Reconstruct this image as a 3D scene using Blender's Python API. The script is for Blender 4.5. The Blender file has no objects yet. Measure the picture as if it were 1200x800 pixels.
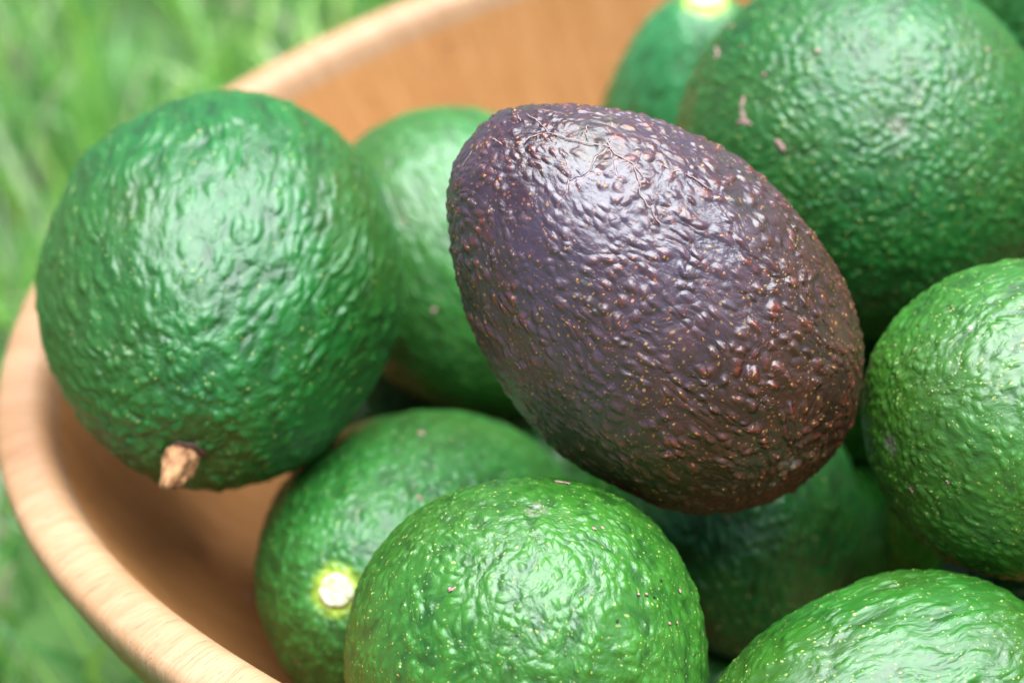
import bpy, math, random
import numpy as np
from mathutils import Vector, Matrix, Quaternion
random.seed(7); rng = np.random.default_rng(7)
C = bpy.context.scene.collection
sc = bpy.context.scene
RIM = 0.168                      # height of the bowl rim above the lawn (metres)

# ------------------------------------------------------------------ camera
cam = bpy.data.cameras.new('camera'); co = bpy.data.objects.new('camera', cam); C.objects.link(co)
rot = Matrix(((0.97733836, 0.21168307, 0.0), (-0.12442418, 0.57446508, -0.80901699), (-0.1712552, 0.79068335, 0.58778525)))
co.matrix_world = Matrix.Translation((-0.04016, -0.45341, 0.3052 + RIM)) @ rot.to_4x4()
cam.sensor_width = 36; cam.lens = 72; cam.clip_start = 0.01; cam.clip_end = 500
cam.dof.use_dof = True; cam.dof.focus_distance = 0.436; cam.dof.aperture_fstop = 7.5
sc.camera = co
# ------------------------------------------------------------------ light
w = bpy.data.worlds.new('World'); sc.world = w; w.use_nodes = True
nt = w.node_tree; bg = nt.nodes['Background']
sky = nt.nodes.new('ShaderNodeTexSky'); sky.sky_type = 'NISHITA'; sky.sun_disc = False
SUN_EL, SUN_AZ = 73.5, 98.0    # azimuth clockwise from +Y
sky.sun_elevation = math.radians(SUN_EL); sky.sun_rotation = math.radians(SUN_AZ)
nt.links.new(sky.outputs[0], bg.inputs[0]); bg.inputs[1].default_value = 0.05
sl = bpy.data.lights.new('sun', 'SUN'); so = bpy.data.objects.new('sun', sl); C.objects.link(so)
sl.energy = 5.0; sl.angle = math.radians(70); sl.color = (0.88, 0.95, 1.0)
d = Vector((math.sin(math.radians(SUN_AZ)) * math.cos(math.radians(SUN_EL)), math.cos(math.radians(SUN_AZ)) * math.cos(math.radians(SUN_EL)), math.sin(math.radians(SUN_EL))))
so.rotation_euler = d.to_track_quat('Z', 'Y').to_euler(); so.location = (0, 0, 3)
sc.view_settings.view_transform = 'Standard'; sc.view_settings.look = 'None'
sc.view_settings.exposure = 1.58; sc.view_settings.gamma = 1.0
sc.render.engine = 'CYCLES'
sc.cycles.use_adaptive_sampling = True; sc.cycles.adaptive_threshold = 0.025
sc.cycles.max_bounces = 6; sc.cycles.diffuse_bounces = 2; sc.cycles.glossy_bounces = 3

# ------------------------------------------------------------------ helpers
def tag(o, label=None, cat=None, group=None, kind=None):
    if label: o['label'] = label
    if cat: o['category'] = cat
    if group: o['group'] = group
    if kind: o['kind'] = kind
    return o
def mesh_from(name, V, Fc, smooth=True):
    me = bpy.data.meshes.new(name)
    V = np.asarray(V, np.float32); Fc = np.asarray(Fc, np.int32)
    n = Fc.shape[1]
    me.vertices.add(len(V)); me.vertices.foreach_set('co', V.ravel())
    me.loops.add(Fc.size); me.loops.foreach_set('vertex_index', Fc.ravel())
    me.polygons.add(len(Fc)); me.polygons.foreach_set('loop_start', np.arange(len(Fc), dtype=np.int32) * n)
    me.polygons.foreach_set('loop_total', np.full(len(Fc), n, np.int32))
    me.polygons.foreach_set('use_smooth', np.full(len(Fc), smooth))
    me.update(calc_edges=True); me.validate()
    return me
def link(name, me, mat, parent=None):
    o = bpy.data.objects.new(name, me); C.objects.link(o)
    if mat: me.materials.append(mat)
    if parent: o.parent = parent
    return o

class NT:
    """small node-graph writer"""
    def __init__(s, name):
        s.m = bpy.data.materials.new(name); s.m.use_nodes = True; s.t = s.m.node_tree
        s.b = s.t.nodes['Principled BSDF']; s.out = s.t.nodes['Material Output']
    def n(s, typ, **k):
        x = s.t.nodes.new('ShaderNode' + typ)
        for a, b in k.items(): setattr(x, a, b)
        return x
    def put(s, inp, v):
        if v is None: return
        if hasattr(v, 'is_output') or isinstance(v, bpy.types.NodeSocket): s.t.links.new(v, inp)
        else:
            if isinstance(v, (tuple, list)) and len(v) == 3 and inp.type == 'RGBA': v = (*v, 1)
            inp.default_value = v
    def math(s, op, a, b=None, c=None, clamp=False):
        x = s.n('Math', operation=op, use_clamp=clamp); s.put(x.inputs[0], a)
        if b is not None: s.put(x.inputs[1], b)
        if c is not None: s.put(x.inputs[2], c)
        return x.outputs[0]
    def vec(s, op, a, b=None):
        x = s.n('VectorMath', operation=op); s.put(x.inputs[0], a)
        if b is not None: s.put(x.inputs[1], b)
        return x.outputs['Value'] if op in ('LENGTH', 'DISTANCE', 'DOT_PRODUCT') else x.outputs[0]
    def noise(s, v, scale, detail=2, rough=0.5, dist=0.0, color=False):
        x = s.n('TexNoise'); s.put(x.inputs['Vector'], v); x.inputs['Scale'].default_value = scale
        x.inputs['Detail'].default_value = detail; x.inputs['Roughness'].default_value = rough; x.inputs['Distortion'].default_value = dist
        return x.outputs['Color'] if color else x.outputs['Fac']
    def voro(s, v, scale, feature='F1', smooth=0.5, rand=1.0):
        x = s.n('TexVoronoi', feature=feature); s.put(x.inputs['Vector'], v); x.inputs['Scale'].default_value = scale
        x.inputs['Randomness'].default_value = rand
        if feature == 'SMOOTH_F1': x.inputs['Smoothness'].default_value = smooth
        return x
    def ramp(s, v, a, b, lo=0.0, hi=1.0, smooth=True):
        x = s.n('MapRange', interpolation_type='SMOOTHSTEP' if smooth else 'LINEAR'); s.put(x.inputs['Value'], v)
        for i, q in zip(('From Min', 'From Max', 'To Min', 'To Max'), (a, b, lo, hi)): s.put(x.inputs[i], q)
        return x.outputs['Result']
    def mix(s, f, a, b):
        x = s.n('Mix', data_type='RGBA'); s.put(x.inputs[0], f); s.put(x.inputs[6], a); s.put(x.inputs[7], b)
        return x.outputs[2]

# ------------------------------------------------------------------ avocado skin
def skin(name, seed, lo, hi, dotc, tip, bump=1.0, stretch=0.5, dots=0.55, purple=False, spec=0.5, rough=0.33, specks=0.5, pebs=360, dsz=0.09, tip_at=None, stem_at=None, stem_r=0.004):
    g = NT(name); tc = g.n('TexCoord').outputs['Object']
    base = g.vec('ADD', tc, (seed * 0.731, seed * 0.377, seed * 0.553))
    # domain warp
    wn = g.noise(base, 55, 2, color=True)
    warp = g.vec('MULTIPLY', g.vec('SUBTRACT', wn, (0.5, 0.5, 0.5)), (0.009, 0.009, 0.009))
    v = g.vec('ADD', base, warp)
    vs = g.vec('MULTIPLY', v, (1.0, 1.0, stretch))
    peb = g.voro(g.vec('ADD', vs, g.vec('MULTIPLY', g.noise(base, 210, 1, color=True), (0.0018, 0.0018, 0.0018))), pebs, 'SMOOTH_F1', 0.22).outputs['Distance']
    peb = g.ramp(peb, 0.05, 0.66, 1.0, 0.0)
    peb2 = g.noise(vs, 640, 2, 0.55)
    wr = g.noise(vs, 225, 3, 0.5, 0.25)
    big = g.noise(v, 38, 2)
    fine = g.noise(v, 1100, 2)
    amp = g.ramp(g.noise(base, 26, 1), 0.3, 0.65, 0.8, 1.2)
    h = g.math('ADD', g.math('ADD', g.math('MULTIPLY', peb, 0.00056 if purple else 0.00046), g.math('MULTIPLY', peb2, 0.00026)), g.math('MULTIPLY', wr, 0.00095 if purple else 0.00118))
    if purple:
        s0 = g.n('SeparateXYZ'); g.put(s0.inputs[0], tc); amp = g.math('MULTIPLY', amp, g.ramp(s0.outputs[2], -0.04, 0.01, 0.75, 1.0))
    h = g.math('MULTIPLY', h, amp)
    h = g.math('ADD', g.math('ADD', h, g.math('MULTIPLY', big, 0.0016)), g.math('MULTIPLY', fine, 0.00004))
    if tip_at:
        # dry, slightly sunken patch where the flower sat
        dd = g.vec('DISTANCE', tc, tip_at); tipm = g.math('MULTIPLY', g.ramp(g.math('ADD', dd, g.math('MULTIPLY', g.noise(base, 700, 2), 0.0022)), 0.0020, 0.0046, 1.0, 0.0), g.ramp(g.noise(base, 900, 2), 0.35, 0.6))
        h = g.math('ADD', h, g.math('MULTIPLY', g.ramp(dd, 0.0, 0.006, 1.0, 0.0), -0.0006))
    # lenticel dots
    dv = g.voro(g.vec('ADD', v, g.vec('MULTIPLY', g.noise(base, 1500, 1, color=True), (0.0005, 0.0005, 0.0005))), 820, 'F1'); ds = g.n('SeparateColor'); g.put(ds.inputs[0], dv.outputs['Color'])
    size = g.math('MULTIPLY_ADD', ds.outputs[1], 0.16, dsz)
    dot = g.ramp(g.math('SUBTRACT', dv.outputs['Distance'], size), -0.05, 0.06, 1.0, 0.0)
    keep = g.math('GREATER_THAN', ds.outputs[0], 1.0 - dots)
    patch = g.ramp(g.noise(v, 120, 1), 0.35, 0.6, 0.7, 1.0)
    dot = g.math('MULTIPLY', g.math('MULTIPLY', g.math('MULTIPLY', dot, keep), patch), g.math('MULTIPLY', g.math('MULTIPLY_ADD', ds.outputs[2], 0.5, 0.7), g.ramp(peb, 0.15, 0.6, 0.55, 1.0)), clamp=True)
    h = g.math('ADD', h, g.math('MULTIPLY', dot, 0.00007))
    h = g.math('MULTIPLY', g.math('SUBTRACT', h, 0.0017), bump)
    # colour
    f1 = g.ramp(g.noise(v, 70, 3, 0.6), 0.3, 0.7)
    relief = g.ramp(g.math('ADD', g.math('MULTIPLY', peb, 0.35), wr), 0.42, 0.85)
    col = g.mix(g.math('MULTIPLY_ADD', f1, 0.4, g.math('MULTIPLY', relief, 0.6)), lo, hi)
    if purple:
        # waxy lilac bloom with lilac sheen painted into it, thickest round the stem end
        sz = g.n('SeparateXYZ'); g.put(sz.inputs[0], tc)
        bl = g.math('MULTIPLY', g.ramp(sz.outputs[2], 0.022, -0.022, 0.0, 1.0), g.ramp(g.noise(v, 34, 3, 0.6), 0.30, 0.62, 0.25, 1.0))
        col = g.mix(g.math('MULTIPLY', bl, 0.50), col, (0.062, 0.040, 0.072))
        red = g.ramp(g.noise(base, 26, 2), 0.36, 0.58)
        col = g.mix(g.math('MULTIPLY', g.math('MULTIPLY', red, g.math('POWER', peb, 2.0)), g.ramp(g.noise(v, 190, 2), 0.40, 0.65)), col, tip)
        olive = g.ramp(g.noise(base, 45, 3, 0.6), 0.56, 0.72)
        col = g.mix(g.math('MULTIPLY', olive, 0.6), col, (0.020, 0.018, 0.004))
        dc = g.mix(g.ramp(g.noise(v, 150, 1), 0.4, 0.6), dotc, (0.32, 0.09, 0.02))
    else:
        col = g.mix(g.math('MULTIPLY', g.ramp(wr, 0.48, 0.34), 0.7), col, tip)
        # uneven ripening, olive patches and a few dull brown scuffs
        oz = g.ramp(g.noise(base, 14, 3, 0.55), 0.42, 0.70, 0.0, 0.70)
        col = g.mix(oz, col, (0.028, 0.076, 0.005))
        scf = g.math('MULTIPLY', g.ramp(g.noise(v, 48, 4, 0.7), 0.62, 0.74, 0.0, 0.5), g.ramp(g.noise(v, 380, 2), 0.4, 0.6, 0.3, 1.0))
        col = g.mix(scf, col, (0.085, 0.060, 0.022))
        dc = dotc
    col = g.mix(dot, col, dc)
    if tip_at: col = g.mix(g.math('MULTIPLY', tipm, 0.75), col, (0.20, 0.17, 0.14))
    if stem_at:
        sd = g.math('ADD', g.vec('DISTANCE', tc, stem_at), g.math('MULTIPLY_ADD', g.noise(base, 420, 3, 0.6), 0.0042, -0.0021))
        col = g.mix(g.ramp(sd, stem_r * 0.98, stem_r * 1.95, 1.0, 0.0), col, (0.34, 0.46, 0.035))
    # rare corky specks, pink and near black
    sv = g.voro(g.vec('ADD', v, (3.1, 1.7, 0.4)), 330, 'F1'); ss = g.n('SeparateColor'); g.put(ss.inputs[0], sv.outputs['Color'])
    zone = g.ramp(g.noise(base, 20, 1), 0.52, 0.66, 0.02, 0.22 * specks)
    sk = g.math('MULTIPLY', g.ramp(sv.outputs['Distance'], 0.10, 0.17, 1.0, 0.0), g.math('LESS_THAN', ss.outputs[0], zone))
    sc_ = g.mix(g.math('GREATER_THAN', ss.outputs[2], 0.5), (0.03, 0.015, 0.03), (0.42, 0.17, 0.14))
    col = g.mix(sk, col, sc_)
    if purple:
        # thin corky cracks running down from the stem end
        cr = g.voro(g.vec('ADD', v, g.vec('MULTIPLY', g.noise(base, 300, 1, color=True), (0.004, 0.004, 0.004))), 55, 'DISTANCE_TO_EDGE').outputs['Distance']
        ln = g.ramp(cr, 0.006, 0.022, 1.0, 0.0)
        sep = g.n('SeparateXYZ'); g.put(sep.inputs[0], tc)
        zmask = g.ramp(sep.outputs[2], -0.040, -0.018, 1.0, 0.0)
        ln = g.math('MULTIPLY', g.math('MULTIPLY', ln, zmask), g.ramp(g.noise(base, 60, 2), 0.48, 0.6))
        col = g.mix(g.math('MULTIPLY', ln, 0.3), col, (0.3, 0.16, 0.15))
        h = g.math('ADD', h, g.math('MULTIPLY', ln, -0.00012))
    g.put(g.b.inputs['Base Color'], col)
    rn = g.math('ADD', g.math('MULTIPLY_ADD', g.noise(v, 200, 2), 0.14, rough - 0.15), g.math('MULTIPLY', g.noise(base, 42, 3, 0.6), 0.18))
    g.put(g.b.inputs['Roughness'], g.math('MULTIPLY_ADD', dot, 0.15, rn))
    g.put(g.b.inputs['Specular IOR Level'], spec)
    dn = g.n('Displacement'); dn.inputs['Midlevel'].default_value = 0.0; dn.inputs['Scale'].default_value = 1.0
    g.put(dn.inputs['Height'], h); g.t.links.new(dn.outputs[0], g.out.inputs['Displacement'])
    g.m.displacement_method = 'BOTH'
    return g.m

def plain(name, c1, c2, scale=300, rough=0.7, bump=0.4):
    g = NT(name); tc = g.n('TexCoord').outputs['Object']
    n = g.noise(tc, scale, 3, 0.6)
    g.put(g.b.inputs['Base Color'], g.mix(g.ramp(n, 0.3, 0.7), c1, c2)); g.put(g.b.inputs['Roughness'], rough)
    bp = g.n('Bump'); bp.inputs['Strength'].default_value = bump; bp.inputs['Distance'].default_value = 0.001
    g.put(bp.inputs['Height'], n); g.put(g.b.inputs['Normal'], bp.outputs[0])
    return g.m

# ------------------------------------------------------------------ avocado geometry
def quad_sphere(n):
    a = np.tan(np.linspace(-math.pi / 4, math.pi / 4, n + 1)); X, Y = np.meshgrid(a, a, indexing='ij'); O = np.ones_like(X)
    Vs, Fs, off = [], [], 0
    i = np.arange(n)[:, None] * (n + 1) + np.arange(n)[None, :]
    q = np.stack([i, i + n + 1, i + n + 2, i + 1], -1).reshape(-1, 4)
    for P in ((X, Y, O), (Y, X, -O), (O, X, Y), (-O, Y, X), (Y, O, X), (X, -O, Y)):
        Vs.append(np.stack(P, -1).reshape(-1, 3)); Fs.append(q + off); off += (n + 1) ** 2
    V = np.concatenate(Vs); V /= np.linalg.norm(V, axis=1)[:, None]; F = np.concatenate(Fs)
    key = np.round(V * 1e5).astype(np.int64); _, first, inv = np.unique(key, axis=0, return_index=True, return_inverse=True)
    return V[first], inv.ravel()[F]

class Egg:
    """avocado body: +z is the blossom end, -z the stem end"""
    def __init__(s, R, c, k, seed, lump=0.0003):
        s.R, s.c, s.k = R, c, k
        r = np.random.default_rng(seed); s.K = r.normal(size=(7, 3)) * 2.4; s.P = r.uniform(0, 6.28, 7); s.L = lump
    def pos(s, D):
        D = np.atleast_2d(D); r = s.R * (1 + s.k * D[:, 2])
        P = np.stack([D[:, 0] * r, D[:, 1] * r, D[:, 2] * s.c], 1)
        b = np.sin(D @ s.K.T + s.P).sum(1) * s.L
        # shallow dimple round the stem
        dz = np.clip((D[:, 2] + 1) / 0.03, 0, 4); b = b - 0.0014 * np.exp(-dz * dz)
        return P + D * b[:, None]
    def at(s, t, ph, lift=0.0):
        q = math.sqrt(max(0, 1 - t * t)); D = np.array([q * math.cos(ph), q * math.sin(ph), t])
        p = s.pos(D)[0]; e = 1e-3
        u = np.cross(D, [0.3, 0.9, 0.2]); u /= np.linalg.norm(u); v_ = np.cross(D, u)
        f = lambda x: s.pos(x / np.linalg.norm(x))[0]
        nrm = np.cross(f(D + e * u) - p, f(D + e * v_) - p); nrm /= np.linalg.norm(nrm)
        if nrm @ D < 0: nrm = -nrm
        return p + nrm * lift, nrm

def axis_matrix(ax, loc):
    ax = np.array(ax) / np.linalg.norm(ax); h = np.array([1, 0, 0]) if abs(ax[0]) < .9 else np.array([0, 1, 0])
    a = np.cross(h, ax); a /= np.linalg.norm(a); b = np.cross(ax, a)
    m = Matrix(((a[0], b[0], ax[0], loc[0]), (a[1], b[1], ax[1], loc[1]), (a[2], b[2], ax[2], loc[2] + RIM), (0, 0, 0, 1)))
    return m

def avocado(spec_, n, mat, label, group):
    loc, ax, R, c, k = spec_
    e = Egg(R, c, k, int(abs(loc[0]) * 1e5) + 3)
    D, F = quad_sphere(n)
    me = mesh_from('avocado', e.pos(D), F)
    o = link('avocado', me, mat); o.matrix_world = axis_matrix(ax, loc)
    tag(o, label, 'avocado', group)
    return o, e

def scar(o, e, pts, r, mat, lift=0.00005, name='scar', flat=0.45):
    """corky line following the skin through (t, phi) points"""
    P = []
    for i in range(len(pts) - 1):
        (t0, p0), (t1, p1) = pts[i], pts[i + 1]
        d0 = np.array([math.sqrt(max(0, 1 - t0 * t0)) * math.cos(p0), math.sqrt(max(0, 1 - t0 * t0)) * math.sin(p0), t0])
        d1 = np.array([math.sqrt(max(0, 1 - t1 * t1)) * math.cos(p1), math.sqrt(max(0, 1 - t1 * t1)) * math.sin(p1), t1])
        m = 4
        for j in range(m + (i == len(pts) - 2)):
            d_ = d0 + (d1 - d0) * j / m
            if 0 < j: d_ = d_ + rng.normal(size=3) * 0.0035
            P.append(d_ / np.linalg.norm(d_))
    V, F = [], []; N = len(P); S = 6
    Q = []
    for d_ in P:
        t = d_[2]; ph = math.atan2(d_[1], d_[0]); Q.append(e.at(t, ph, lift))
    for i in range(N):
        p, nr = Q[i]; a = Q[min(i + 1, N - 1)][0] - Q[max(i - 1, 0)][0]; a = a / (np.linalg.norm(a) + 1e-12)
        s_ = np.cross(a, nr); s_ /= np.linalg.norm(s_) + 1e-12
        w_ = r * (0.25 if i in (0, N - 1) else rng.uniform(0.6, 1.25))
        for q in range(S):
            an = 2 * math.pi * q / S; V.append(p + s_ * math.cos(an) * w_ + nr * math.sin(an) * w_ * flat)
    for i in range(N - 1):
        for q in range(S):
            F.append((i * S + q, i * S + (q + 1) % S, (i + 1) * S + (q + 1) % S, (i + 1) * S + q))
    for b0 in (0, (N - 1) * S): F.append((b0, b0 + 1, b0 + 2, b0 + 3)); F.append((b0, b0 + 3, b0 + 4, b0 + 5))
    return link(name, mesh_from(name, V, F), mat, o)

def disc_on(o, e, t, ph, rad, mat, name, height=0.0006, wob=0.12, lift=0.0, cup=0.0, seed=1):
    """rounded, slightly irregular button lying on the skin"""
    p, nr = e.at(t, ph, lift); u = np.cross(nr, [0.2, 0.5, 0.9]); u /= np.linalg.norm(u); v_ = np.cross(nr, u)
    r = np.random.default_rng(seed); ph_ = r.uniform(0, 6.28, 4); V, F = [], []
    rings = [(1.0, -1.2), (1.0, 0.2), (0.93, 0.75), (0.8, 1.0), (0.55, 1.0 - cup), (0.25, 1.0 - cup * 1.3)]
    S = 28
    for (q, hh) in rings:
        for i in range(S):
            a = 2 * math.pi * i / S; k = 1 + wob * (0.5 * math.sin(2 * a + ph_[0]) + 0.35 * math.sin(3 * a + ph_[1]) + 0.25 * math.sin(7 * a + ph_[2]))
            V.append(p + (u * math.cos(a) + v_ * math.sin(a)) * rad * q * k + nr * (hh * height + r.normal() * height * 0.08))
    for j in range(len(rings) - 1):
        for i in range(S): F.append((j * S + i, j * S + (i + 1) % S, (j + 1) * S + (i + 1) % S, (j + 1) * S + i))
    c = len(V); V.append(p + nr * height * (1 - cup * 1.3)); j = (len(rings) - 1) * S
    F3 = [(j + i, j + (i + 1) % S, c, c) for i in range(S)]
    me = bpy.data.meshes.new(name); me.from_pydata([tuple(x) for x in V], [], F + [f[:3] for f in F3]); me.polygons.foreach_set('use_smooth', [True] * len(me.polygons))
    return link(name, me, mat, o)
# ------------------------------------------------------------------ ground
g = NT('lawn_soil'); tc = g.n('TexCoord').outputs['Object']
n1 = g.noise(tc, 14, 6, 0.65); n2 = g.noise(tc, 1.2, 3)
c_ = g.mix(g.ramp(n1, 0.35, 0.65), (0.030, 0.050, 0.012), (0.055, 0.14, 0.025)); c_ = g.mix(g.ramp(n2, 0.4, 0.7), c_, (0.06, 0.13, 0.02))
g.put(g.b.inputs['Base Color'], c_); g.put(g.b.inputs['Roughness'], 0.9)
bp = g.n('Bump'); bp.inputs['Distance'].default_value = 0.02; g.put(bp.inputs['Height'], n1); g.put(g.b.inputs['Normal'], bp.outputs[0])
lawn_mat = g.m
def ground_h(x, y):
    return 0.006 * np.sin(x * 5.1 + 1) * np.cos(y * 4.3) + 0.004 * np.sin(x * 13 + y * 9)
xs = np.concatenate([-np.geomspace(150, 3, 14), np.linspace(-2.6, 2.6, 105), np.geomspace(3, 150, 14)])
X, Y = np.meshgrid(xs, xs, indexing='ij'); fall = np.exp(-((X ** 2 + Y ** 2) / 9))
Z = ground_h(X, Y) * fall - 0.006
m_ = len(xs); ii = np.arange(m_ - 1)[:, None] * m_ + np.arange(m_ - 1)[None, :]
gq = np.stack([ii, ii + m_, ii + m_ + 1, ii + 1], -1).reshape(-1, 4)
tag(link('ground', mesh_from('ground', np.stack([X, Y, Z], -1).reshape(-1, 3), gq), lawn_mat), kind='structure')

# grass: one mass of real blades, thick near the bowl
def blades(count, rmin, rmax, cx, cy, hmin, hmax, wmin, wmax, seed, lean=0.9):
    r = np.random.default_rng(seed)
    rad = np.sqrt(r.uniform(rmin ** 2, rmax ** 2, count)); a = r.uniform(0, 2 * math.pi, count)
    x = cx + rad * np.cos(a); y = cy + rad * np.sin(a)
    keep = (((x - BX) / 0.180) ** 2 + ((y - BY) / 0.150) ** 2) > 1.0
    x, y = x[keep], y[keep]; N = len(x)
    h = r.uniform(hmin, hmax, N); wd = r.uniform(wmin, wmax, N); az = r.uniform(0, 2 * math.pi, N)
    ln = r.uniform(0.15, lean, N) * h
    # blades beside the bowl bend away from it
    dx, dy = x - BX, y - BY; rr = np.hypot(dx, dy) + 1e-6
    near = np.clip((0.26 - rr) / 0.1, 0, 1); dirx = np.cos(az) * (1 - near) + dx / rr * near; diry = np.sin(az) * (1 - near) + dy / rr * near
    tw = r.uniform(0, 2 * math.pi, N); sx, sy = np.cos(tw), np.sin(tw)
    S = 5; V = np.zeros((N, S, 2, 3))
    for s in range(S):
        t = s / (S - 1); cx_ = x + dirx * ln * t ** 1.8; cy_ = y + diry * ln * t ** 1.8; cz = h * (t - 0.28 * t ** 2.6 * (ln / h))
        ww = wd * (1 - t ** 2.2) * 0.5 + 0.00015
        for q, sg in ((0, -1), (1, 1)):
            V[:, s, q, 0] = cx_ + sx * ww * sg; V[:, s, q, 1] = cy_ + sy * ww * sg; V[:, s, q, 2] = cz + ground_h(x, y) - 0.004
    b = np.arange(N)[:, None] * (S * 2) + (np.arange(S - 1) * 2)[None, :]
    F = np.stack([b, b + 1, b + 3, b + 2], -1).reshape(-1, 4)
    rnd = np.repeat(r.uniform(0, 1, N), S * 2)
    return V.reshape(-1, 3), F, rnd
BX, BY = 0.053, -0.008
sets = [blades(21000, 0.14, 0.95, BX, BY, 0.03, 0.072, 0.0018, 0.0046, 1), blades(17000, 0.9, 2.0, BX, BY, 0.03, 0.08, 0.004, 0.008, 2), blades(14000, 2.0, 5.0, BX, BY, 0.03, 0.08, 0.01, 0.02, 3),
        blades(500, 0.16, 1.4, BX, BY, 0.05, 0.11, 0.005, 0.0085, 5, 1.2)]
off = 0; Vs, Fs, Rs = [], [], []
for V, F, r_ in sets: Vs.append(V); Fs.append(F + off); Rs.append(r_); off += len(V)
me = mesh_from('grass', np.concatenate(Vs), np.concatenate(Fs))
at_ = me.attributes.new('blade', 'FLOAT', 'POINT'); at_.data.foreach_set('value', np.concatenate(Rs).astype(np.float32))
g = NT('grass_blade'); a_ = g.n('Attribute', attribute_name='blade').outputs['Fac']
cr = g.n('ValToRGB'); g.put(cr.inputs[0], a_); e_ = cr.color_ramp
e_.elements[0].position = 0; e_.elements[0].color = (0.03, 0.12, 0.02, 1); e_.elements[1].position = 1; e_.elements[1].color = (0.60, 0.52, 0.38, 1)
for p_, c_ in ((0.3, (0.09, 0.28, 0.06, 1)), (0.6, (0.20, 0.44, 0.07, 1)), (0.86, (0.40, 0.62, 0.11, 1)), (0.9, (0.42, 0.64, 0.26, 1)), (0.93, (0.55, 0.60, 0.40, 1)), (0.96, (0.58, 0.48, 0.32, 1))): x_ = e_.elements.new(p_); x_.color = c_
g.put(g.b.inputs['Base Color'], cr.outputs[0]); g.put(g.b.inputs['Roughness'], 0.32)
tr = g.n('BsdfTranslucent'); g.put(tr.inputs['Color'], cr.outputs[0]); mx = g.n('MixShader'); mx.inputs[0].default_value = 0.4
g.t.links.new(g.b.outputs[0], mx.inputs[1]); g.t.links.new(tr.outputs[0], mx.inputs[2]); g.t.links.new(mx.outputs[0], g.out.inputs['Surface'])
tag(link('grass', me, g.m), 'short bright green lawn grass round the bowl with a few straw blades', 'grass', kind='stuff')

# ------------------------------------------------------------------ wooden bowl
def wood_mat(name, c1, c2, c3, radial, spec=0.5, rough=0.45, dark_edge=False):
    g = NT(name); tc = g.n('TexCoord').outputs['Object']
    sp = g.n('SeparateXYZ'); g.put(sp.inputs[0], tc)
    x_, y_, z_ = sp.outputs
    r_ = g.math('SQRT', g.math('ADD', g.math('MULTIPLY', x_, x_), g.math('MULTIPLY', y_, y_)))
    cb = g.n('CombineXYZ'); g.put(cb.inputs[0], g.math('DIVIDE', x_, g.math('ADD', r_, 0.001))); g.put(cb.inputs[1], g.math('DIVIDE', y_, g.math('ADD', r_, 0.001)))
    g.put(cb.inputs[2], g.math('MULTIPLY', g.math('SUBTRACT', r_, z_), radial))
    uv = g.vec('ADD', cb.outputs[0], g.vec('MULTIPLY', g.noise(tc, 35, 2, color=True), (0.012, 0.012, 0.02)))
    fine = g.noise(uv, 240, 4, 0.65); mid = g.noise(uv, 60, 3, 0.6); broad = g.noise(uv, 5, 3, 0.55)
    pores = g.ramp(g.noise(uv, 330, 2, 0.6), 0.60, 0.70)
    col = g.mix(g.ramp(mid, 0.32, 0.68), c1, c2); col = g.mix(g.ramp(broad, 0.45, 0.75, 0, 0.55), col, c3)
    col = g.mix(g.math('MULTIPLY', g.ramp(fine, 0.46, 0.68), 0.55), col, c3)
    col = g.mix(g.math('MULTIPLY', pores, 0.45), col, (c3[0] * 0.45, c3[1] * 0.35, c3[2] * 0.3))
    nv = g.voro(tc, 95, 'F1'); ns_ = g.n('SeparateColor'); g.put(ns_.inputs[0], nv.outputs['Color'])
    nick = g.math('MULTIPLY', g.ramp(g.math('ADD', nv.outputs['Distance'], g.math('MULTIPLY', g.noise(tc, 900, 2), 0.10)), 0.10, 0.16, 1.0, 0.0), g.math('LESS_THAN', ns_.outputs[0], 0.10))
    col = g.mix(nick, col, g.mix(g.math('GREATER_THAN', ns_.outputs[1], 0.55), (c3[0] * 0.3, c3[1] * 0.25, c3[2] * 0.3), (0.42, 0.34, 0.34)))
    stain = g.ramp(g.noise(tc, 22, 4, 0.65), 0.56, 0.74, 0.0, 0.45)
    col = g.mix(stain, col, (c3[0] * 0.7, c3[1] * 0.6, c3[2] * 0.55))
    g.put(g.b.inputs['Base Color'], col)
    g.put(g.b.inputs['Roughness'], g.math('MULTIPLY_ADD', fine, 0.2, rough - 0.08)); g.put(g.b.inputs['Specular IOR Level'], spec)
    bp = g.n('Bump'); bp.inputs['Distance'].default_value = 0.0009; bp.inputs['Strength'].default_value = 0.45
    g.put(bp.inputs['Height'], g.math('SUBTRACT', g.math('ADD', fine, g.math('MULTIPLY', mid, 0.6)), g.math('MULTIPLY', pores, 0.5))); g.put(g.b.inputs['Normal'], bp.outputs[0])
    return g.m
wood = wood_mat('bowl_wood', (0.37, 0.152, 0.044), (0.43, 0.195, 0.066), (0.31, 0.115, 0.028), 0.5)
wood_rim = wood_mat('bowl_rim_wood', (0.35, 0.185, 0.088), (0.40, 0.235, 0.125), (0.29, 0.125, 0.048), 0.45, rough=0.5)
root = bpy.data.objects.new('wooden_bowl', None); C.objects.link(root)
root.location = (BX, BY, 0); root.rotation_euler = (0, 0, math.radians(-8))
tag(root, 'large oval turned bowl of orange brown wood heaped with avocados on the grass', 'bowl')
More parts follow.
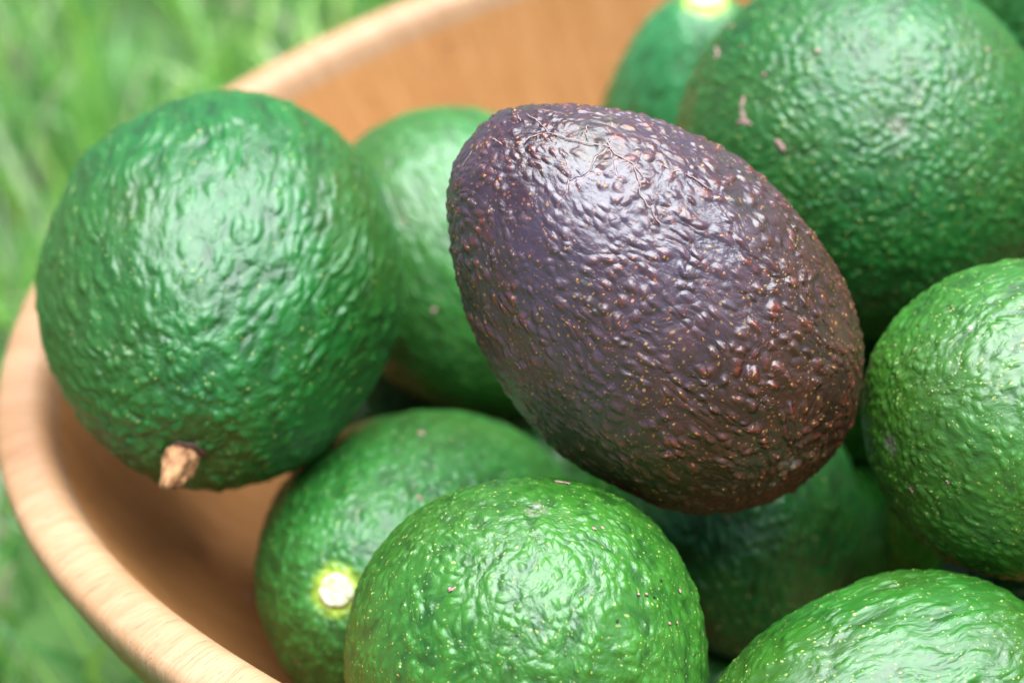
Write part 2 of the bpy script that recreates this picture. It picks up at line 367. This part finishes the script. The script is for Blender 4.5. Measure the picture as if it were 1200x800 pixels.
def ring_mesh(name, prof, mat, parent, cap=(False, False), S=260):
    V, F = [], []
    a = np.linspace(0, 2 * math.pi, S, endpoint=False)
    for (f, o_, z) in prof:
        A_, B_ = 0.232 * f - o_, (0.197 * f - o_) * (1 + 0.09 * np.exp(-((a - 4.45) / 0.4) ** 2))
        wv = 0.0006 * np.sin(3 * a + 1) + 0.0004 * np.sin(7 * a + 2)
        V.append(np.stack([(A_ + wv * f) * np.cos(a), (B_ + wv * f) * np.sin(a), np.full(S, RIM + z) + wv * 0.8], 1))
    V = np.concatenate(V); i = np.arange(S); j = (i + 1) % S
    for k in range(len(prof) - 1): F.append(np.stack([k * S + i, k * S + j, (k + 1) * S + j, (k + 1) * S + i], 1))
    F = np.concatenate(F).tolist(); V = V.tolist()
    if cap[0]: V.append([0, 0, RIM + prof[0][2]]); F += [[int(q), len(V) - 1, int((q + 1) % S)] for q in range(S)]
    if cap[1]: b = (len(prof) - 1) * S; V.append([0, 0, RIM + prof[-1][2]]); F += [[b + int(q), b + int((q + 1) % S), len(V) - 1] for q in range(S)]
    me = bpy.data.meshes.new(name); me.from_pydata(V, [], F); me.polygons.foreach_set('use_smooth', [True] * len(me.polygons))
    return link(name, me, mat, parent)
DI, DO = 0.150, 0.158
fi = lambda z: (1 - min(1, max(0, -z / DI)) ** 2.4) ** 0.5
fo = lambda z: (1 - min(0.999, max(0, (-z - 0.004) / DO)) ** 2.1) ** 0.5
inner = [(max(fi(z), 0.02) if z > -DI else 0.0, (0.0145 + 0.008 * min(1, max(0, (-z - 0.005) / 0.035)) ** 0.8) * min(1, (DI + z) / 0.02), z) for z in [-DI * (1 - (k / 22) ** 2) for k in range(1, 21)] + [-0.009]]
inner = [p for p in inner if p[2] < -0.0135] + [(1, 0.0158, -0.009)]
rim = [(1, 0.0158, -0.009), (1, 0.0148, -0.0055), (1, 0.0137, -0.0028), (1, 0.0120, -0.0009), (1, 0.0098, 0.0), (1, 0.006, -0.0002), (1, 0.0028, -0.0007), (1, 0.0010, -0.0017), (1, 0.0002, -0.0034), (1, 0.0, -0.0062), (1, 0.0005, -0.009)]
outer = [(1, 0.0005, -0.009)] + [(fo(z), 0.0045 * min(1, (-z - 0.005) / 0.03), z) for z in (-0.014, -0.02, -0.028, -0.038, -0.052, -0.066, -0.08, -0.095, -0.11, -0.125, -0.137, -0.147)]
fl = outer[-1][0]; outer += [(fl - 0.03, 0.005, -0.156), (fl - 0.03, 0.005, -0.1675), (fl - 0.06, 0.005, -0.1675), (fl - 0.08, 0.005, -0.164)]
ring_mesh('inner_wall', inner[::1], wood, root, cap=(True, False)); ring_mesh('rim', rim, wood_rim, root); ring_mesh('outer_wall', outer, wood, root, cap=(False, True))

# ------------------------------------------------------------------ avocados
DOT = (0.34, 0.37, 0.09)
AV = {
'A': ((-0.1107,-0.0126,0.0180),(0.1694,0.9758,0.1379),0.0462,0.0555, 0.10),
'E': ((-0.0078, -0.0731, 0.0320), (0.5365, -0.1341, -0.8332), 0.0386, 0.0570, 0.16),
'D': ((-0.0536, -0.1226, -0.0300), (0.2186, 0.0502, 0.9745), 0.0405, 0.0498, 0.10),
'H': ((0.0808, -0.0914, -0.0120), (-0.9173, -0.2738, 0.2891), 0.0375, 0.0468, 0.12),
'G': ((0.0610, 0.0173, 0.0), (0.0451, -0.7923, 0.6084), 0.0495, 0.0575, 0.12),
'I': ((0.0235, -0.1443, -0.0470), (0.9488, 0.2291, -0.2176), 0.0345, 0.0451, 0.12),
'C': ((-0.0774, -0.0431, -0.0600), (0.2915, 0.7222, -0.6273), 0.0427, 0.0597, 0.14),
'B': ((-0.0489,0.0436,-0.0260),(-0.4343,0.5661,0.7006),0.0399,0.0479, 0.12),
'F': ((0.0300, 0.1031, -0.0320), (-0.1826, 0.1179, -0.9761), 0.0300, 0.0480, 0.20),
'W': ((0.157, -0.002, -0.030), (0.3, 0.9, 0.2), 0.0395, 0.046, 0.12),
'X': ((0.176, 0.078, -0.046), (0.3, 0.9, 0.1), 0.031, 0.037, 0.12),
'Y': ((0.165, -0.097, -0.034), (0.9, 0.3, -0.3), 0.035, 0.042, 0.12),
'Z': ((0.145, -0.058, -0.088), (0.9, 0.2, 0.1), 0.027, 0.033, 0.12),
'Q': ((0.100, 0.108, -0.048), (0.7, 0.6, 0.1), 0.030, 0.036, 0.12),
'AA': ((0.0725, -0.0870, -0.0720), (0.9, 0.2, 0.1), 0.020, 0.026, 0.10),
'J': ((0.0097, -0.0417, -0.0660), (0.0364, 0.8286, 0.5586), 0.0330, 0.0400, 0.12),
'K': ((0.0855, -0.0341, -0.0840), (0.6618, 0.5692, 0.4880), 0.0310, 0.0440, 0.12),
'L': ((0.1350, 0.0661, 0.0120), (0.9310, -0.2019, 0.3039), 0.0360, 0.0440, 0.12),
'M': ((-0.0280,0.0300,-0.0920),(0.6335,0.6838,0.3620),0.0310,0.0400, 0.12),
'N': ((0.118,0.070,-0.088),(0.35,0.23,0.9),0.030,0.036,0.12),
'V': ((0.0655,0.020,-0.083),(0.35,0.23,0.9),0.0245,0.028,0.12),
'R': ((-0.0800,0.0580,-0.0780),(0.5270,0.8433,0.1054),0.0235,0.0280, 0.10),
'S': ((0.0470,-0.0120,-0.1180),(0.9435,0.3145,0.1048),0.0235,0.0260, 0.10),
'T': ((-0.0090,-0.0620,-0.1150),(0.9435,0.3145,0.1048),0.0210,0.0250, 0.10),
'P': ((0.0420,0.0660,-0.0980),(0.6335,0.6838,0.3620),0.0260,0.0300, 0.10),
}
G1, G2, GT = (0.0060, 0.074, 0.0032), (0.0160, 0.130, 0.0080), (0.0040, 0.042, 0.0018)     # mid green
B1, B2, BT = (0.0042, 0.066, 0.0070), (0.0100, 0.115, 0.0150), (0.0030, 0.040, 0.0032)     # blue green
Y1, Y2, YT = (0.0155, 0.090, 0.0045), (0.0330, 0.148, 0.0105), (0.0065, 0.052, 0.0028)     # yellow green
def green(name, seed, pal, **k): return skin(name, seed, pal[0], pal[1], DOT, pal[2], **k)
GREEN = 'green avocados heaped in the wooden bowl'
corky = plain('corky_scar', (0.2520, 0.1320, 0.1140), (0.3600, 0.2160, 0.1800), 900)
corky_pale = plain('corky_crack', (0.1920, 0.1140, 0.1140), (0.3120, 0.2160, 0.1980), 1200)
dark_cork = plain('dark_speck', (0.0120, 0.0072, 0.0120), (0.0300, 0.0180, 0.0240), 900)
grey_cork = plain('blossom_cork', (0.0960, 0.0900, 0.0720), (0.2040, 0.1860, 0.1620), 1500)
cut_white = plain('cut_stem_flesh', (0.40, 0.40, 0.20), (0.60, 0.60, 0.42), 420, 0.6, 0.9)
stem_wood = plain('dry_stem_wood', (0.15, 0.052, 0.016), (0.40, 0.20, 0.08), 260, 0.8, 0.8)
stem_dark = plain('dark_stem_collar', (0.0360, 0.0120, 0.0072), (0.0840, 0.0300, 0.0150), 500)

P1, P2, PT = (0.0160, 0.120, 0.0280), (0.0340, 0.200, 0.0560), (0.0100, 0.075, 0.0140)     # pale blue green
M1, M2, MT = (0.0140, 0.100, 0.0110), (0.0300, 0.165, 0.0220), (0.0080, 0.060, 0.0050)     # fresh mid green
pal = {'p': (P1, P2, PT), 'm': (M1, M2, MT), 'g': (G1, G2, GT), 'b': (B1, B2, BT), 'y': (Y1, Y2, YT)}
ROWS = [
 ('A', 105, 'b', 11, dict(bump=1.15, pebs=320, stretch=0.34, dots=0.3, rough=0.44, spec=0.62), 'big green avocado with a dry woody stem stub leaning on the left rim'),
 ('D', 130, 'y', 23, dict(bump=0.80, pebs=400, stretch=0.55, dots=0.85, rough=0.42, spec=0.64), 'bright green avocado at the front below the purple one, its grey tip up'),
 ('H', 120, 'y', 37, dict(bump=0.80, pebs=400, stretch=0.5, dots=0.85, rough=0.42, spec=0.64, specks=1.5), 'bright green avocado cut by the right edge, beside the broad end of the purple one'),
 ('G', 110, 'b', 41, dict(bump=0.80, pebs=400, stretch=0.6, dots=0.85, rough=0.44, spec=0.62), 'largest green avocado, behind the purple one, with a pink corky scar'),
 ('I', 110, 'g', 53, dict(bump=0.80, pebs=400, stretch=0.4, dots=0.85, rough=0.42, spec=0.64, specks=1.2), 'green avocado lying on its side in the lower right corner'),
 ('C', 80, 'm', 67, dict(bump=0.80, pebs=400, stretch=0.45, dots=0.3, rough=0.44, spec=0.62), 'green avocado with a white and yellow cut stem scar, low beside the left inner wall'),
 ('B', 70, 'm', 71, dict(bump=0.80, pebs=400, stretch=0.45, dots=0.3, rough=0.42, spec=0.66), 'pale looking green avocado wedged between the stemmed one and the purple one'),
 ('F', 60, 'p', 83, dict(bump=0.80, pebs=400, stretch=0.45, dots=0.3, rough=0.42, spec=0.66), 'narrow green avocado with its white cut end up before the back bowl wall'),
 ('J', 80, 'b', 97, dict(bump=0.80, pebs=400, stretch=0.45, dots=0.6, rough=0.42, spec=0.66), 'shaded dark green avocado directly under the broad end of the purple one'),
 ('K', 50, 'g', 101, dict(dots=0.4), 'dark green avocado deep in the gap under the right hand bright one'),
 ('L', 50, 'p', 113, dict(dots=0.2), 'blurred blue green avocado in the top right corner behind the largest one'),
 ('M', 50, 'm', 127, dict(dots=0.3), 'green avocado mostly hidden under the purple one, showing at its lower left edge'),
 ('N', 40, 'g', 131, dict(dots=0.3), 'dark green avocado buried deep behind the right hand bright one'),
 ('R', 40, 'g', 139, dict(dots=0.3), 'dark green avocado in the gap between the stemmed, the pale looking and the cut-scarred ones'),
 ('P', 40, 'g', 149, dict(dots=0.3), 'small dark avocado at the bottom of the bowl under the largest one'),
 ('V', 40, 'g', 149, dict(dots=0.3, spec=0.2, rough=0.65), 'dark avocado in the slit right of the purple one, above the shaded one'),
 ('W', 60, 'b', 163, dict(bump=0.8, dots=0.6), 'green avocado just right of the largest one, past the edge of the picture'),
 ('X', 50, 'g', 167, dict(bump=0.8, dots=0.6), 'small green avocado against the far right inner wall of the bowl'),
 ('Y', 50, 'y', 173, dict(bump=0.8, dots=0.6), 'yellow green avocado at the near right end of the bowl'),
 ('Z', 40, 'g', 179, dict(dots=0.4), 'small green avocado low in the right end of the bowl under three others'),
 ('Q', 40, 'g', 181, dict(dots=0.4), 'small green avocado under the blurred blue green one, near the back wall'),
 ('AA', 40, 'g', 191, dict(dots=0.4), 'small dark green avocado squeezed under the right hand bright one'),
 ('S', 40, 'g', 151, dict(dots=0.3, spec=0.2, rough=0.65), 'small dark avocado in the black gap right of the shaded one'),
 ('T', 40, 'g', 157, dict(dots=0.3), 'small dark avocado in the black gap left of the one in the lower right corner'),
]
OBJ = {}
TIPS = {}; STEMS = {}
for key, t, ph in (('E', 0.678, 3.095), ('G', 1.0, 0.0), ('D', 1.0, 0.0), ('H', 1.0, 0.0), ('J', 1.0, 0.0)):
    loc, ax, R_, c__, k_ = AV[key]; TIPS[key] = tuple(float(q) for q in Egg(R_, c__, k_, int(abs(loc[0]) * 1e5) + 3).at(t, ph)[0])
for key, n, p_, seed, kw, lab in ROWS:
    if key in ('C', 'F'): kw = dict(kw, stem_at=(0.0, 0.0, -AV[key][3] + 0.0012), stem_r={'C': 0.0042, 'F': 0.0046}[key])
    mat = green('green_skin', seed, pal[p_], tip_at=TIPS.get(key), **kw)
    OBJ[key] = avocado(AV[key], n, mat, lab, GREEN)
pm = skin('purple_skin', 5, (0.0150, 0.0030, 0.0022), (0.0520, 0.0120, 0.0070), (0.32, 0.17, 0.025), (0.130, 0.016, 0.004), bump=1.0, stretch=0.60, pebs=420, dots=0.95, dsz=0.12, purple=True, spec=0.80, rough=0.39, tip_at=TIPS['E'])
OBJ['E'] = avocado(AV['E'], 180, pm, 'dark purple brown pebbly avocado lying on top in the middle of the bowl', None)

def scars(key, lines, r, mat, **k):
    o, e = OBJ[key]
    for L in lines: scar(o, e, L, r, mat, **k)
scars('E', [[(-0.953, 1.617), (-0.945, 1.953)], [(-0.935, 1.678), (-0.912, 1.924), (-0.887, 2.099), (-0.867, 2.211)], [(-0.867, 2.211), (-0.835, 2.221), (-0.799, 2.231), (-0.747, 2.222), (-0.691, 2.171), (-0.649, 2.224), (-0.596, 2.233), (-0.552, 2.286), (-0.519, 2.316)], [(-0.867, 2.211), (-0.889, 2.263), (-0.91, 2.374), (-0.915, 2.498)], [(-0.7, 2.083), (-0.678, 2.184), (-0.658, 2.278)],
 [(-0.534, 2.119), (-0.477, 2.132), (-0.435, 2.101), (-0.395, 2.09), (-0.341, 2.101), (-0.296, 2.106)], [(-0.991, 2.422), (-0.976, 2.583), (-0.957, 2.654)], [(-0.976, -1.921), (-0.986, -1.942), (-0.995, -2.046)], [(-0.596, 2.233), (-0.552, 2.346), (-0.518, 2.435), (-0.458, 2.487), (-0.41, 2.527)], [(-0.767, 1.969), (-0.77, 2.083), (-0.751, 2.181)]], 0.00016, corky_pale, name='crack', lift=0.0)
scars('G', [[(0.748, -2.089), (0.732, -2.028), (0.733, -1.96), (0.749, -1.897), (0.754, -1.846)], [(0.719, -1.863), (0.747, -1.872), (0.78, -1.856)], [(0.772, -2.243), (0.786, -2.229)],
 [(0.852, -1.811), (0.857, -1.787)], [(0.851, -1.711), (0.861, -1.658), (0.869, -1.587)], [(0.383, -2.485), (0.418, -2.498)], [(0.396, -2.351), (0.469, -2.304), (0.479, -2.27)], [(0.87, -2.612), (0.877, -2.597)], [(0.805, 2.078), (0.806, 2.043)]], 0.0006, corky, lift=0.0002)
scars('D', [[(0.824, -0.924), (0.825, -0.885), (0.834, -0.867)], [(0.96, 1.103), (0.953, 1.118)], [(0.799, 0.831), (0.79, 0.843)], [(0.783, 0.9), (0.774, 0.912)], [(0.671, 1.287), (0.659, 1.286)],
 [(0.651, 0.957), (0.641, 0.964)], [(0.624, 1.046), (0.61, 1.05)], [(0.939, 2.73), (0.936, 2.608), (0.933, 2.513)]], 0.00042, corky, lift=0.0002)
scars('D', [[(0.757, 0.96), (0.747, 0.959)], [(0.765, -0.256), (0.761, -0.243)], [(0.763, 1.165), (0.755, 1.167)], [(0.938, -0.601), (0.936, -0.567)], [(0.768, 0.524), (0.761, 0.532)]], 0.00032, dark_cork, lift=0.0002)
scars('H', [[(0.967, -2.193), (0.961, -2.194), (0.954, -2.221)], [(0.915, -1.469), (0.906, -1.494)]], 0.00035, corky, lift=0.0002)
scars('C', [[(-0.702, 0.815), (-0.708, 0.867)], [(-0.294, 0.397), (-0.315, 0.429)]], 0.0011, corky, lift=0.0001)
scars('B', [[(-0.146, -0.396), (-0.162, -0.385)]], 0.0011, corky, lift=0.0001)
for key, rad in (('C', 0.0042), ('F', 0.0046)):
    o, e = OBJ[key]; disc_on(o, e, -1.0, 0.0, rad, cut_white, 'stem_scar', 0.0005, 0.09, 0.0004, 0.5, seed=4)

# dry stem stub on the left avocado
o, e = OBJ['A']; disc_on(o, e, -0.998, -1.508, 0.0042, stem_dark, 'stem_collar', 0.0005, 0.25, 0.0001, 0.3, seed=9)
p0, nr = e.at(-0.998, -1.504, 0.0); Mi = o.matrix_world.to_3x3().inverted()
tip_dir = np.array(Mi @ (rot @ Vector((-0.55, -0.80, 0.25)).normalized()))
r_ = np.random.default_rng(3); S = 40; prof = [(0.0, 0.0036), (0.1, 0.0042), (0.22, 0.0047), (0.38, 0.0049), (0.52, 0.0048), (0.66, 0.0044), (0.78, 0.0039), (0.88, 0.0035), (0.95, 0.0030), (1.0, 0.0022)]
V, F = [], []; u = np.cross(nr, [0.3, 0.8, 0.1]); u /= np.linalg.norm(u); v_ = np.cross(nr, u); ph_ = r_.uniform(0, 6, 8)
for j, (t, rad) in enumerate(prof):
    c_ = p0 + nr * (0.0048 * t + 0.0004) + (tip_dir * 0.0040) * t ** 1.5
    for i in range(S):
        a = 2 * math.pi * i / S; k_ = 1.12 + 0.17 * math.sin(2 * a + ph_[0] + 2.4 * t) + 0.10 * math.sin(3 * a + ph_[1] - 5 * t) + 0.07 * math.sin(7 * a + ph_[2] + 9 * t)
        ext = 0.0034 * max(0, math.sin(a + 2.2)) * t ** 3 + 0.0008 * math.sin(4 * a + 6 * t) * t
        V.append(c_ + (u * math.cos(a) + v_ * math.sin(a)) * rad * 0.72 * k_ + tip_dir * ext + r_.normal(size=3) * 0.00018)
for j in range(len(prof) - 1):
    for i in range(S): F.append((j * S + i, j * S + (i + 1) % S, (j + 1) * S + (i + 1) % S, (j + 1) * S + i))
b = (len(prof) - 1) * S; c = len(V); V.append(sum(V[b:b + S]) / S)
me = bpy.data.meshes.new('stem'); me.from_pydata([tuple(x) for x in V], [], F + [(b + i, b + (i + 1) % S, c) for i in range(S)])
me.polygons.foreach_set('use_smooth', [True] * len(me.polygons)); link('stem', me, stem_wood, o)
